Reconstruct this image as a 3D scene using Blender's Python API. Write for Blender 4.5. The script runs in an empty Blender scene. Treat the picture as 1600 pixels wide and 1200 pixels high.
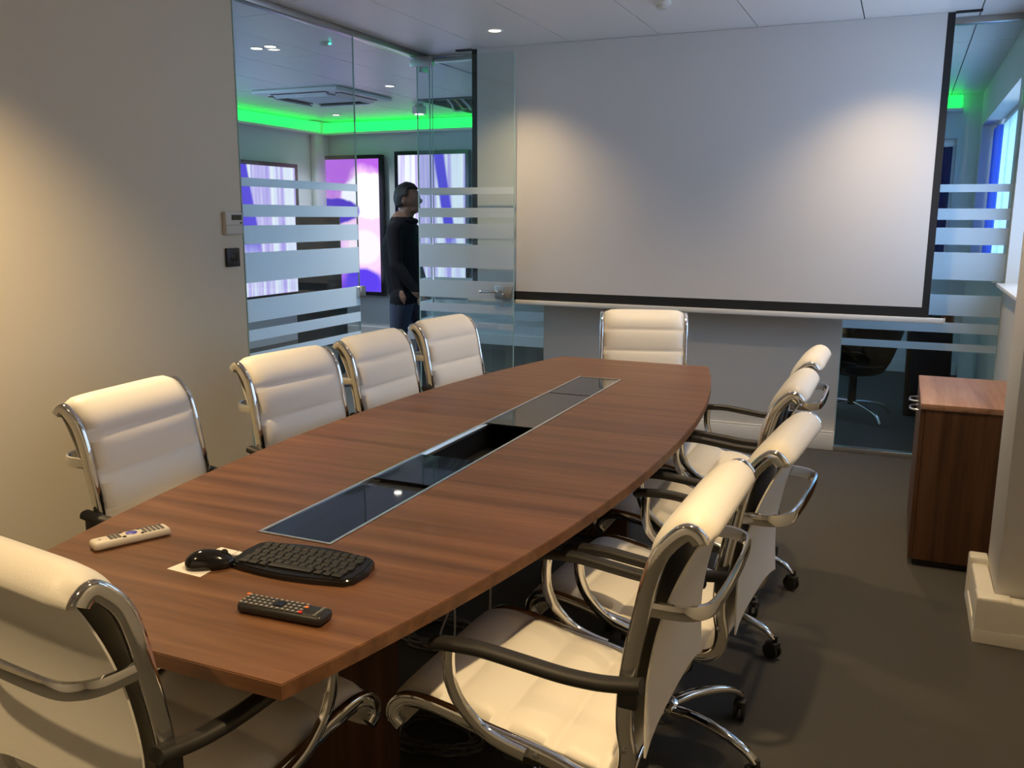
import bpy, bmesh, math, random
from mathutils import Vector, Matrix
random.seed(7)
scene = bpy.context.scene
COL = scene.collection
PI = math.pi

# ------------------------------------------------------------------ camera
cam_d = bpy.data.cameras.new('camera'); cam = bpy.data.objects.new('camera', cam_d); COL.objects.link(cam)
yaw, pitch, roll, fpx = 0.4111, -0.1863, 0.0045, 1387.9
fwd = Vector((-math.sin(yaw)*math.cos(pitch), math.cos(yaw)*math.cos(pitch), math.sin(pitch)))
rgt = Vector((math.cos(yaw), math.sin(yaw), 0)); upv = rgt.cross(fwd)
r2 = math.cos(roll)*rgt + math.sin(roll)*upv; u2 = -math.sin(roll)*rgt + math.cos(roll)*upv
M = Matrix((r2, u2, -fwd)).transposed().to_4x4(); M.translation = Vector((1.256, -2.7603, 1.4814))
cam.matrix_world = M
cam_d.sensor_fit = 'HORIZONTAL'; cam_d.sensor_width = 36; cam_d.lens = fpx/1600*36; cam_d.clip_start = 0.02
scene.camera = cam

# ------------------------------------------------------------------ world, exposure
W = bpy.data.worlds.new('world'); scene.world = W; W.use_nodes = True
bg = W.node_tree.nodes['Background']; bg.inputs[0].default_value = (0.46, 0.66, 1.0, 1); bg.inputs[1].default_value = 5.0
vs = scene.view_settings
vs.view_transform = 'Standard'; vs.look = 'None'; vs.exposure = 0.0; vs.gamma = 1.0; vs.use_curve_mapping = False
cy = scene.cycles
cy.use_denoising = True; cy.max_bounces = 10; cy.diffuse_bounces = 5; cy.glossy_bounces = 5
cy.transparent_max_bounces = 24; cy.caustics_reflective = False; cy.caustics_refractive = False
cy.sample_clamp_indirect = 4.0
LAMP_W = 150.0              # meeting room downlights
LAMP_COL = (1.0, 0.71, 0.37)
OFFICE_W = 120.0
OFFICE_COL = (0.90, 0.93, 1.0)

# ------------------------------------------------------------------ materials
def new_mat(name):
    m = bpy.data.materials.new(name); m.use_nodes = True
    return m, m.node_tree.nodes, m.node_tree.links, m.node_tree.nodes['Principled BSDF']
def pmat(name, col, rough=.5, metal=0., spec=.5, bump=0., bscale=60., var=0., coat=0.):
    m, N, L, b = new_mat(name)
    b.inputs['Base Color'].default_value = (*col, 1); b.inputs['Roughness'].default_value = rough
    b.inputs['Metallic'].default_value = metal; b.inputs['Specular IOR Level'].default_value = spec
    b.inputs['Coat Weight'].default_value = coat
    if bump or var:
        tc = N.new('ShaderNodeTexCoord'); nz = N.new('ShaderNodeTexNoise')
        nz.inputs['Scale'].default_value = bscale; nz.inputs['Detail'].default_value = 4
        L.new(tc.outputs['Object'], nz.inputs['Vector'])
        if bump:
            bp = N.new('ShaderNodeBump'); bp.inputs['Strength'].default_value = bump; bp.inputs['Distance'].default_value = .004
            L.new(nz.outputs['Fac'], bp.inputs['Height']); L.new(bp.outputs['Normal'], b.inputs['Normal'])
        if var:
            mx = N.new('ShaderNodeMix'); mx.data_type = 'RGBA'
            mx.inputs['A'].default_value = (*[c*(1-var) for c in col], 1); mx.inputs['B'].default_value = (*[min(1, c*(1+var)) for c in col], 1)
            L.new(nz.outputs['Fac'], mx.inputs['Factor']); L.new(mx.outputs['Result'], b.inputs['Base Color'])
    return m
def emat(name, col, s):
    m = bpy.data.materials.new(name); m.use_nodes = True; N = m.node_tree.nodes; N.clear()
    e = N.new('ShaderNodeEmission'); o = N.new('ShaderNodeOutputMaterial')
    e.inputs[0].default_value = (*col, 1); e.inputs[1].default_value = s
    m.node_tree.links.new(e.outputs[0], o.inputs[0]); return m
def wood(name, axis, c1, c2, c3, rough=.42):
    m, N, L, b = new_mat(name)
    tc = N.new('ShaderNodeTexCoord'); mp = N.new('ShaderNodeMapping')
    s = [26, 26, 26]; s[axis] = 1.1; mp.inputs['Scale'].default_value = s
    L.new(tc.outputs['Object'], mp.inputs['Vector'])
    n1 = N.new('ShaderNodeTexNoise'); n1.inputs['Scale'].default_value = .8; n1.inputs['Detail'].default_value = 6; n1.inputs['Roughness'].default_value = .62; n1.inputs['Distortion'].default_value = .35
    n2 = N.new('ShaderNodeTexNoise'); n2.inputs['Scale'].default_value = 7; n2.inputs['Detail'].default_value = 3
    L.new(mp.outputs[0], n1.inputs['Vector']); L.new(mp.outputs[0], n2.inputs['Vector'])
    mixf = N.new('ShaderNodeMath'); mixf.operation = 'MULTIPLY_ADD'; mixf.inputs[1].default_value = .18
    L.new(n2.outputs['Fac'], mixf.inputs[0]); L.new(n1.outputs['Fac'], mixf.inputs[2])
    cr = N.new('ShaderNodeValToRGB'); e = cr.color_ramp.elements
    e[0].position = .40; e[0].color = (*c1, 1); e[1].position = .78; e[1].color = (*c3, 1)
    k = e.new(.58); k.color = (*c2, 1)
    L.new(mixf.outputs[0], cr.inputs[0]); L.new(cr.outputs[0], b.inputs['Base Color'])
    b.inputs['Roughness'].default_value = rough; b.inputs['Specular IOR Level'].default_value = .4
    return m
def glassmat(name, tint, refl=1.0):
    m = bpy.data.materials.new(name); m.use_nodes = True; N = m.node_tree.nodes; L = m.node_tree.links; N.clear()
    t = N.new('ShaderNodeBsdfTransparent'); t.inputs[0].default_value = (*tint, 1)
    g = N.new('ShaderNodeBsdfGlossy'); g.inputs['Roughness'].default_value = .0; g.inputs[0].default_value = (refl, refl, refl, 1)
    f = N.new('ShaderNodeFresnel'); ge = N.new('ShaderNodeNewGeometry'); mr = N.new('ShaderNodeMapRange'); mr.inputs[3].default_value = 1.45; mr.inputs[4].default_value = 1/1.45
    L.new(ge.outputs['Backfacing'], mr.inputs[0]); L.new(mr.outputs[0], f.inputs[0])
    mx = N.new('ShaderNodeMixShader'); o = N.new('ShaderNodeOutputMaterial')
    L.new(f.outputs[0], mx.inputs[0]); L.new(t.outputs[0], mx.inputs[1]); L.new(g.outputs[0], mx.inputs[2]); L.new(mx.outputs[0], o.inputs[0])
    return m
def frostmat():
    m = bpy.data.materials.new('frosted_film'); m.use_nodes = True; N = m.node_tree.nodes; L = m.node_tree.links; N.clear()
    t = N.new('ShaderNodeBsdfTransparent'); t.inputs[0].default_value = (.9, .96, .97, 1)
    d = N.new('ShaderNodeBsdfDiffuse'); d.inputs[0].default_value = (.80, .87, .93, 1)
    r = N.new('ShaderNodeBsdfTranslucent'); r.inputs[0].default_value = (.90, .95, 1.0, 1)
    m1 = N.new('ShaderNodeMixShader'); m1.inputs[0].default_value = .62
    m2 = N.new('ShaderNodeMixShader'); m2.inputs[0].default_value = .88; o = N.new('ShaderNodeOutputMaterial')
    L.new(d.outputs[0], m1.inputs[1]); L.new(r.outputs[0], m1.inputs[2])
    L.new(t.outputs[0], m2.inputs[1]); L.new(m1.outputs[0], m2.inputs[2]); L.new(m2.outputs[0], o.inputs[0])
    return m
def sheer(name, col, tr):
    m = bpy.data.materials.new(name); m.use_nodes = True; N = m.node_tree.nodes; L = m.node_tree.links; N.clear()
    d = N.new('ShaderNodeBsdfDiffuse'); d.inputs[0].default_value = (*col, 1)
    r = N.new('ShaderNodeBsdfTranslucent'); r.inputs[0].default_value = (*col, 1)
    m1 = N.new('ShaderNodeMixShader'); m1.inputs[0].default_value = tr; o = N.new('ShaderNodeOutputMaterial')
    L.new(d.outputs[0], m1.inputs[1]); L.new(r.outputs[0], m1.inputs[2]); L.new(m1.outputs[0], o.inputs[0]); return m

MT = dict(
    wall=pmat('wall_paint', (.66, .64, .60), .85, bump=.08, bscale=180),
    wall_office=pmat('office_paint', (.62, .66, .66), .85),
    ceil=pmat('ceiling_panel_white', (.80, .78, .77), .38, spec=.4, bump=.03, bscale=8),
    magnolia=pmat('magnolia_paint', (.68, .62, .485), .85, bump=.08, bscale=180),
    void=pmat('plenum_dark', (.05, .05, .05), .9),
    carpet=pmat('carpet_charcoal', (.085, .082, .076), .97, spec=.1, bump=.6, bscale=420, var=.25),
    white=pmat('white_paint_gloss', (.74, .73, .70), .4),
    pvc=pmat('white_pvc', (.78, .75, .66), .45),
    screen=pmat('matte_screen', (.70, .69, .69), .95, spec=.05),
    black=pmat('black_fabric', (.012, .012, .013), .7),
    plastic=pmat('black_plastic', (.014, .014, .015), .38),
    gloss=pmat('black_gloss', (.010, .010, .011), .12),
    rubber=pmat('black_rubber', (.02, .02, .02), .6),
    armpad=pmat('black_arm_pad', (.018, .017, .016), .5),
    chrome=pmat('chrome', (.78, .78, .77), .07, 1.0),
    steel=pmat('brushed_steel', (.50, .50, .50), .30, 1.0),
    alu=pmat('aluminium', (.80, .80, .78), .28, 1.0),
    leather=pmat('cream_leather', (.83, .80, .73), .45, bump=.12, bscale=260),
    leather_back=pmat('cream_leather_back', (.82, .80, .74), .5, bump=.12, bscale=180),
    lid=pmat('dark_glass_lid', (.008, .009, .015), .03, spec=.5),
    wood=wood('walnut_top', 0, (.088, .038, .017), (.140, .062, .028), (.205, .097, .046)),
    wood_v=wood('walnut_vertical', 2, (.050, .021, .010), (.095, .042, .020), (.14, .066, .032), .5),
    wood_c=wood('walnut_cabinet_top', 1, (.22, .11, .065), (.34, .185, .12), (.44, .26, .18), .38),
    glass=glassmat('clear_glass', (.925, .965, .965)),
    pane=glassmat('window_glass', (.95, .97, .98)),
    frost=frostmat(), edge=pmat('glass_edge', (.42, .60, .56), .15, spec=.8),
    paper=pmat('paper', (.86, .82, .76), .8),
    beige=pmat('beige_plastic', (.62, .58, .50), .5),
    lcd=pmat('lcd_grey', (.06, .065, .05), .2),
    lightgrey=pmat('light_grey_plastic', (.62, .60, .55), .45),
    blue=pmat('blue_button', (.05, .06, .45), .4), red=pmat('red_button', (.7, .03, .03), .4), orange=pmat('orange_button', (.75, .20, .05), .4),
    key_grey=pmat('dark_key', (.010, .010, .011), .5),
    btn_grey=pmat('grey_button', (.09, .09, .10), .5), btn_white=pmat('white_legend', (.40, .40, .38), .5),
    acwhite=pmat('ac_white', (.72, .73, .76), .45), acgrey=pmat('ac_grille', (.25, .26, .28), .6),
    cable_y=pmat('yellow_cable', (.55, .45, .12), .5), cable_w=pmat('white_cable', (.6, .6, .58), .5), cable_g=pmat('grey_cable', (.09, .09, .09), .45), cable_b=pmat('black_cable', (.02, .02, .02), .45),
    lamp=emat('lamp_disc', (1, .85, .62), 14), lamp_o=emat('office_lamp_disc', (1, .93, .82), 14),
    green=emat('green_led', (.01, 1.0, .085), 2.8), teal_dot=emat('green_indicator', (.05, 1, .7), 6),
    curtain=sheer('blue_curtain', (.09, .30, .80), .7), curtain_d=sheer('navy_curtain', (.02, .045, .16), .25),
    blind=sheer('pale_blind', (.74, .88, .97), .85),
    backlit_skin=pmat('backlit_skin', (.22, .12, .08), .6), hair=pmat('hair', (.012, .010, .009), .6),  # skin tone darkened, so the backlit look sits in its colour
    coat=pmat('black_coat', (.006, .006, .008), .85, spec=.2), denim=pmat('dark_denim', (.030, .042, .075), .85, bump=.2, bscale=300),
)

# ------------------------------------------------------------------ helpers
def link(name, me, mat=None, parent=None, smooth=None):
    o = bpy.data.objects.new(name, me); COL.objects.link(o)
    if mat is not None:
        for mm in (mat if isinstance(mat, (list, tuple)) else [mat]): me.materials.append(MT[mm])
    if parent is not None: o.parent = parent
    if smooth is not None:
        me.shade_smooth(); me.set_sharp_from_angle(angle=math.radians(smooth))
    return o
def thing(name, label, cat, loc=(0, 0, 0), rz=0., group=None):
    o = bpy.data.objects.new(name, None); COL.objects.link(o); o.empty_display_size = .1
    o.location = loc; o.rotation_euler = (0, 0, rz); tag(o, label, cat, group); return o
def tag(o, label, cat, group=None):
    o['label'] = label; o['category'] = cat
    if group: o['group'] = group
    return o
def struct(o, label=None, cat=None):
    o['kind'] = 'structure'
    if label: o['label'] = label
    if cat: o['category'] = cat
    return o
def sempty(name, label, cat):
    o = bpy.data.objects.new(name, None); COL.objects.link(o); return struct(o, label, cat)
def from_bm(bm, name='m'):
    bmesh.ops.recalc_face_normals(bm, faces=bm.faces)
    me = bpy.data.meshes.new(name); bm.to_mesh(me); bm.free(); return me
def bm_box(bm, x0, x1, y0, y1, z0, z1, bev=0., seg=2, mat=None):
    mtx = mat if mat is not None else Matrix()
    ret = bmesh.ops.create_cube(bm, size=1.0)
    vsn = ret['verts']
    for v in vsn:
        v.co = Vector((x0+(v.co.x+.5)*(x1-x0), y0+(v.co.y+.5)*(y1-y0), z0+(v.co.z+.5)*(z1-z0)))
    if bev > 0:
        es = list({e for v in vsn for e in v.link_edges})
        r = bmesh.ops.bevel(bm, geom=es, offset=bev, segments=seg, affect='EDGES', profile=.5)
        vsn = list({v for f in r['faces'] for v in f.verts} | {v for v in vsn if v.is_valid})
    if mat is not None:
        for v in vsn: v.co = mtx @ v.co
    return vsn
def box(name, x0, x1, y0, y1, z0, z1, mat, parent=None, bev=0., seg=2):
    bm = bmesh.new(); bm_box(bm, x0, x1, y0, y1, z0, z1, bev, seg)
    return link(name, from_bm(bm, name), mat, parent, 35 if bev else None)
def catmull(pts, n=6):
    P = [Vector(p) for p in pts]; out = []
    for i in range(len(P)-1):
        a = P[max(i-1, 0)]; b = P[i]; c = P[i+1]; d = P[min(i+2, len(P)-1)]
        for k in range(n):
            t = k/n
            out.append(.5*((2*b)+(c-a)*t+(2*a-5*b+4*c-d)*t*t+(3*b-a-3*c+d)*t**3))
    out.append(P[-1]); return out
def bm_sweep(bm, path, sect, ref=Vector((0, 0, 1)), closed=False, scale=None, lateral=None):
    """sweep a 2D section (a,b) along path; a along lateral axis, b along in-plane normal"""
    n = len(path); rings = []; prev = None
    for i, p in enumerate(path):
        if closed: t = path[(i+1) % n]-path[i-1]
        else: t = path[min(i+1, n-1)]-path[max(i-1, 0)]
        t = t.normalized()
        if lateral is not None: a = lateral.copy()
        elif prev is None:
            a = t.cross(ref)
            if a.length < 1e-4: a = t.cross(Vector((1, 0, 0)))
        else: a = prev-t*prev.dot(t)
        a.normalize(); prev = a; b = a.cross(t).normalized()
        s = 1. if scale is None else scale(i/(n-1))
        rings.append([bm.verts.new(p+a*q[0]*s+b*q[1]*s) for q in sect])
    m = len(sect)
    for i in range(n if closed else n-1):
        A, B = rings[i], rings[(i+1) % n]
        for j in range(m): bm.faces.new((A[j], A[(j+1) % m], B[(j+1) % m], B[j]))
    if not closed:
        bm.faces.new(rings[0][::-1]); bm.faces.new(rings[-1])
def circ(r, n=8, rb=None): return [(r*math.cos(2*PI*k/n), (rb or r)*math.sin(2*PI*k/n)) for k in range(n)]
def superell(a, b, n=12, e=.45):
    o = []
    for k in range(n):
        t = 2*PI*(k+.5)/n; c, s = math.cos(t), math.sin(t)
        o.append((a*math.copysign(abs(c)**e, c), b*math.copysign(abs(s)**e, s)))
    return o
def tube(name, pts, r, mat, parent=None, n=8, smoothn=6, closed=False):
    bm = bmesh.new(); path = catmull(pts, smoothn) if smoothn else [Vector(p) for p in pts]
    bm_sweep(bm, path, circ(r, n), closed=closed); return link(name, from_bm(bm, name), mat, parent, 50)
def bm_lathe(bm, prof, seg=24, mtx=None):
    rings = []
    for r, z in prof:
        rings.append([bm.verts.new(((r*math.cos(2*PI*k/seg)), (r*math.sin(2*PI*k/seg)), z)) for k in range(seg)])
    for A, B in zip(rings, rings[1:]):
        for k in range(seg): bm.faces.new((A[k], A[(k+1) % seg], B[(k+1) % seg], B[k]))
    bm.faces.new(rings[0][::-1]); bm.faces.new(rings[-1])
    if mtx is not None:
        for R_ in rings:
            for v in R_: v.co = mtx @ v.co
def lathe(name, prof, mat, parent=None, seg=24, mtx=None, smooth=40):
    bm = bmesh.new(); bm_lathe(bm, prof, seg, mtx); return link(name, from_bm(bm, name), mat, parent, smooth)
def copy_tree(o, parent=None):
    c = o.copy(); COL.objects.link(c)
    if parent is not None: c.parent = parent
    for ch in list(o.children): copy_tree(ch, c)
    return c
def prism(name, poly, z0, z1, mat, parent=None, bev=0., seg=2, smooth=35):
    bm = bmesh.new(); vs_ = [bm.verts.new((x, y, z0)) for x, y in poly]; f = bm.faces.new(vs_)
    r = bmesh.ops.extrude_face_region(bm, geom=[f])
    top = [g for g in r['geom'] if isinstance(g, bmesh.types.BMVert)]
    for v in top: v.co.z = z1
    if bev:
        bmesh.ops.recalc_face_normals(bm, faces=bm.faces)
        es = [e for e in bm.edges if all(abs(v.co.z-z1) < 1e-6 for v in e.verts)]
        bmesh.ops.bevel(bm, geom=es, offset=bev, segments=seg, affect='EDGES', profile=.5)
    return link(name, from_bm(bm, name), mat, parent, smooth)

# ------------------------------------------------------------------ the setting
CZ = 2.61; XL = -2.0; XR = 1.81; YF = 3.2; YB = -3.7
OXL = -5.42; OYB = 6.68; OYN = -0.4; TOPZ = 2.95
struct(box('floor', OXL-.2, 2.3, YB-.2, OYB+.2, -.1, 0, 'carpet'), 'dark charcoal carpet running through the meeting room', 'floor')
ceil = struct(box('ceiling', OXL-.2, 2.3, YB-.2, OYB+.2, TOPZ, TOPZ+.1, 'void'), 'suspended ceiling of pale grey panels with thin dark joints', 'ceiling')
xl = [-1.4558+.6*i for i in range(-8, 9)]
xl = [OXL+.001]+[x for x in xl if OXL+.1 < x < XR-.1]+[XR+.02]
panel_cache = {}
def ceiling_panel(x0, x1, y0, y1):
    g = .0035; w = x1-x0-2*g; h = y1-y0-2*g; key = (round(w, 4), round(h, 4))
    if w < .03 or h < .03: return
    if key not in panel_cache:
        bm = bmesh.new(); bm_box(bm, -w/2, w/2, -h/2, h/2, 0, .015); me = from_bm(bm, 'ceiling_panel'); me.materials.append(MT['ceil']); panel_cache[key] = me
    o = bpy.data.objects.new('ceiling_panel', panel_cache[key]); COL.objects.link(o); o.parent = ceil; o.location = ((x0+x1)/2, (y0+y1)/2, CZ)
ym = [YB, -2.2, -.4, 1.4, YF-.02]
yo = [OYN, .4, 1.6, 2.8, 4.0, 5.2, 6.4, OYB]
for x0, x1 in zip(xl, xl[1:]):
    a = max(x0, XL+.03)
    if x1 > XL+.06:
        for y0, y1 in zip(ym, ym[1:]): ceiling_panel(a, x1, y0, y1)
    for y0, y1 in zip(yo, yo[1:]):
        if x1 > XL+.06 and y1 <= 2.9: continue
        if -3.3 < x0 < -3.2 and 5.1 < y0 < 5.3: continue          # the lifted panel
        if y0 < YF and x0 < XL-.03: 
            ceiling_panel(x0, min(x1, XL-.03), y0, y1)
            if x1 > XL and y1 > YF: ceiling_panel(max(x0, XL-.03), x1, YF+.02, y1)
        elif y0 < YF: ceiling_panel(x0, x1, YF+.02, y1)
        else: ceiling_panel(x0, x1, y0, y1)

struct(box('wall_left', XL-.12, XL, YB, 1.085, 0, TOPZ, 'magnolia'), 'plain warm-lit plaster wall left of the table', 'wall')
struct(box('wall_back', XL-.12, 2.1, YB-.15, YB, 0, TOPZ, 'wall'), 'plain plaster wall behind the near end of the table', 'wall')
struct(box('wall_far', -1.09, .932, YF, YF+.12, 0, TOPZ, 'wall'), 'pale grey wall behind the projection screen', 'wall')
bb = sempty('baseboard_far', 'white skirting along the wall under the screen', 'baseboard')
box('skirting_board', -1.09, .934, YF-.018, YF, 0, .11, 'white', bb, .004); box('skirting_lip', -1.09, .934, YF-.012, YF, .11, .125, 'white', bb, .004)
# header over the glass
struct(box('wall_header_far', XL-.1, XR, YF, YF+.1, CZ+.016, TOPZ, 'wall'), 'closing strip above the far glass', 'wall')
struct(box('wall_header_left', XL-.1, XL, 1.085, YF, CZ+.016, TOPZ, 'wall'), 'closing strip above the side glass', 'wall')
t1 = sempty('trim_1', 'grey ceiling track carrying the side glass', 'trim')
box('track', XL-.035, XL+.03, 1.085, YF, CZ-.035, CZ+.016, 'steel', t1, .003)
t2 = sempty('trim_2', 'grey ceiling track carrying the far glass', 'trim')
box('track', XL, -1.09, YF-.02, YF+.04, CZ-.035, CZ+.016, 'steel', t2, .003)
t3 = sempty('trim_3', 'grey ceiling and floor tracks of the glass beside the cabinet', 'trim')
box('track', .932, XR, YF-.02, YF+.04, CZ-.035, CZ+.016, 'steel', t3, .003); box('floor_track', .932, XR, YF-.02, YF+.04, 0, .03, 'alu', t3, .003)
t4 = sempty('trim_4', 'low floor channel under the side glass', 'trim')
box('floor_track', XL-.02, XL+.02, 1.085, 2.2, 0, .025, 'alu', t4, .003)

# right wall with window openings
wr = sempty('wall_right', 'white outer wall with recessed windows above a sill line', 'wall')
RO = 2.08; SILL = 1.09; HEAD = 2.30
wins = [(-.25, .45), (1.5, 3.14), (3.45, 6.45)]  # first opening is out of view, added for daylight
box('wall_below_sill', XR, RO, YB, OYB, 0, SILL, 'wall', wr); box('wall_above_windows', XR, RO, YB, OYB, HEAD, TOPZ, 'wall', wr)
yy = [YB]+[v for w in wins for v in w]+[OYB]
for a, b in zip(yy[0::2], yy[1::2]): box('wall_pier', XR, RO, a, b, SILL, HEAD, 'wall', wr)
def window(n, axis, a, b, z0, z1, pos, label, mull=2, sill=True):
    w = sempty('window_%d' % n, label, 'window')
    def bx(nm, p0, p1, q0, q1, r0, r1, m, bev=.004):
        if axis == 'x': return box(nm, q0, q1, p0, p1, r0, r1, m, w, bev)
        return box(nm, p0, p1, q0, q1, r0, r1, m, w, bev)
    f = .055
    bx('frame', a, b, pos-.03, pos+.03, z0, z0+f, 'white'); bx('frame', a, b, pos-.03, pos+.03, z1-f, z1, 'white')
    bx('frame', a, a+f, pos-.03, pos+.03, z0+f, z1-f, 'white'); bx('frame', b-f, b, pos-.03, pos+.03, z0+f, z1-f, 'white')
    for k in range(1, mull): 
        c = a+(b-a)*k/mull; bx('mullion', c-.025, c+.025, pos-.025, pos+.025, z0+f, z1-f, 'white')
    for k in range(mull):
        p0 = a+(b-a)*k/mull+.03; p1 = a+(b-a)*(k+1)/mull-.03
        bx('pane', p0, p1, pos-.004, pos+.004, z0+f, z1-f, 'pane', 0)
    return w
window(1, 'x', *wins[0], SILL, HEAD, RO-.05, 'added out-of-view white framed window letting daylight onto the table', 3)  # unseen window, added to supply daylight to the meeting room
window(2, 'x', *wins[1], SILL, HEAD, RO-.05, 'white framed window above the walnut cabinet', 2)
window(3, 'x', *wins[2], SILL, HEAD, RO-.05, 'white framed outer window of the office beyond the glass', 3)
ws = sempty('trim_5', 'white window board over the wall beside the cabinet', 'trim')
for a, b in wins: box('window_board', XR-.045, RO-.08, a-.02, b+.02, SILL, SILL+.022, 'white', ws, .005)

# pillar and skirting trunking
struct(box('wall_pillar', 1.652, XR, .66, 1.02, 0, TOPZ, 'wall', None, .004), 'square painted pillar standing near the walnut cabinet', 'pillar')
tr = sempty('trim_6', 'white plastic cable trunking boxed around the foot of the pillar', 'trunking')
tp = [(1.652, .98), (1.592, .98), (1.592, .60), (1.82, .60), (1.82, .66), (1.652, .66)]
prism('trunking_body', tp, .0, .165, 'pvc', tr, .012, 3)
prism('trunking_lower_lip', [(1.652, .985), (1.586, .985), (1.586, .594), (1.82, .594), (1.82, .66), (1.652, .66)], .0, .05, 'pvc', tr, .006)
prism('trunking_joint_cover', [(1.652, 1.03), (1.585, 1.03), (1.585, .955), (1.652, .955)], .0, .19, 'pvc', tr, .012, 3)
prism('trunking_corner_cover', [(1.652, .69), (1.588, .69), (1.588, .596), (1.70, .596), (1.70, .66), (1.652, .66)], .0, .170, 'pvc', tr, .012, 3)

# office shell beyond the glass
wo = sempty('wall_office_left', 'office side wall carrying a tall display', 'wall')
for y0, y1, z0, z1 in ((OYN, .2, 0, TOPZ), (4.0, OYB, 0, TOPZ), (.2, 4.0, 0, .9), (.2, 4.0, 2.35, TOPZ)): box('wall_face', OXL-.12, OXL, y0, y1, z0, z1, 'wall_office', wo)
struct(box('wall_office_near', OXL, XL-.12, OYN-.12, OYN, 0, TOPZ, 'wall_office'), 'office end wall', 'wall')
BX0, BX1, BZ0, BZ1 = .35, 1.63, .95, 2.21
wb = sempty('wall_office_back', 'office back wall with displays under a green lit cornice', 'wall')
box('wall_face', OXL-.1, BX0, OYB, OYB+.15, 0, TOPZ, 'wall_office', wb); box('wall_face', BX1, RO, OYB, OYB+.15, 0, TOPZ, 'wall_office', wb)
box('wall_face', BX0, BX1, OYB, OYB+.15, 0, BZ0, 'wall_office', wb); box('wall_face', BX0, BX1, OYB, OYB+.15, BZ1, TOPZ, 'wall_office', wb)
window(4, 'y', BX0, BX1, BZ0, BZ1, OYB+.10, 'white framed window in the office back wall', 2)
window(9, 'x', .2, 4.0, .9, 2.35, OXL-.07, 'added out-of-view wide window bringing daylight into the office', 4)  # unseen window, added to brighten the office with daylight
struct(box('wall_office_pier', OXL, OXL+.09, 6.40, OYB, 0, CZ, 'wall_office', None, .03), 'narrow rounded pier in the office corner', 'wall')
struct(box('baseboard_office', OXL+.2, 1.8, OYB-.02, OYB, 0, .12, 'white'), 'white skirting along the office back wall', 'baseboard')

# ------------------------------------------------------------------ glass partitions with frosted stripes
STR = [(1.635, 1.680), (1.474, 1.540), (1.328, 1.428), (1.120, 1.283), (.905, 1.030), (.800, .862), (.690, .735)]
def glass_panel(name, label, axis, a, b, pos, z0, z1, th=.010, cat='glass panel', face=-1):
    g = sempty(name, label, cat)
    if axis == 'y': box('glass_pane', a, b, pos-th/2, pos+th/2, z0, z1, 'glass', g)
    else: box('glass_pane', pos-th/2, pos+th/2, a, b, z0, z1, 'glass', g)
    for e0, e1 in ((a, a+.003), (b-.003, b)):
        if axis == 'y': box('polished_edge', e0-.0002, e1+.0002, pos-th/2-.0003, pos+th/2+.0003, z0, z1, 'edge', g)
        else: box('polished_edge', pos-th/2-.0003, pos+th/2+.0003, e0-.0002, e1+.0002, z0, z1, 'edge', g)
    for s0, s1 in STR:
        q0 = pos+face*(th/2+.0022); q1 = pos+face*(th/2+.0008)
        q0, q1 = min(q0, q1), max(q0, q1)
        if axis == 'y': box('frosted_strip', a+.002, b-.002, q0, q1, s0, s1, 'frost', g)
        else: box('frosted_strip', q0, q1, a+.002, b-.002, s0, s1, 'frost', g)
    return g
glass_panel('window_5', 'fixed glass pane with frosted stripes next to the thermostat wall', 'x', 1.087, 2.195, XL, .02, CZ-.02, face=1)
glass_panel('window_6', 'narrow glass return beside the door hinges', 'x', 3.00, 3.185, XL, .01, CZ-.02, face=1)
glass_panel('window_7', 'striped far glass pane behind the open door', 'y', XL+.006, -1.092, YF+.01, .01, CZ-.02)
glass_panel('window_8', 'striped far glass pane between the screen wall and outer wall', 'y', .934, XR-.002, YF+.01, .03, CZ-.02)
box('door_strike', -2.03, -1.965, 2.155, 2.225, .955, 1.03, 'steel', bpy.data.objects['window_5'], .012, 3)
# open glass door leaf
DY = 2.955
d = glass_panel('door_1', 'frameless glass door standing open in front of the screen', 'y', -1.975, -1.225, DY, .01, CZ-.045, cat='door')
box('hinge_patch', -2.02, -1.845, DY-.022, DY+.022, CZ-.10, CZ-.036, 'steel', d, .004)
box('hinge_patch', -1.975, -1.83, DY-.022, DY+.022, .012, .07, 'steel', d, .004)
box('patch_fitting', -2.02, -1.98, 3.04, 3.13, CZ-.12, CZ-.036, 'steel', bpy.data.objects['window_6'], .004)
lk = box('lock_case', -1.36, -1.232, DY-.03, DY+.03, .915, 1.005, 'steel', d, .006, 3)
lever = bmesh.new()
bm_sweep(lever, catmull([(-1.325, DY-.03, .965), (-1.325, DY-.065, .965), (-1.345, DY-.075, .964), (-1.42, DY-.075, .963), (-1.455, DY-.07, .962)], 5), circ(.009, 10))
link('lever_handle', from_bm(lever), 'chrome', d, 50)
lathe('key_cylinder', [(.011, 0), (.011, .012), (.004, .014)], 'chrome', d, 14, Matrix.Translation((-1.29, DY-.03, .945)) @ Matrix.Rotation(PI/2, 4, 'X'))
kb_ = bmesh.new(); bm_box(kb_, -1.2925, -1.2875, DY-.058, DY-.046, .885, .945, .002); bm_box(kb_, -1.297, -1.283, DY-.056, DY-.05, .865, .895, .002)
link('key', from_bm(kb_), 'steel', d)

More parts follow.
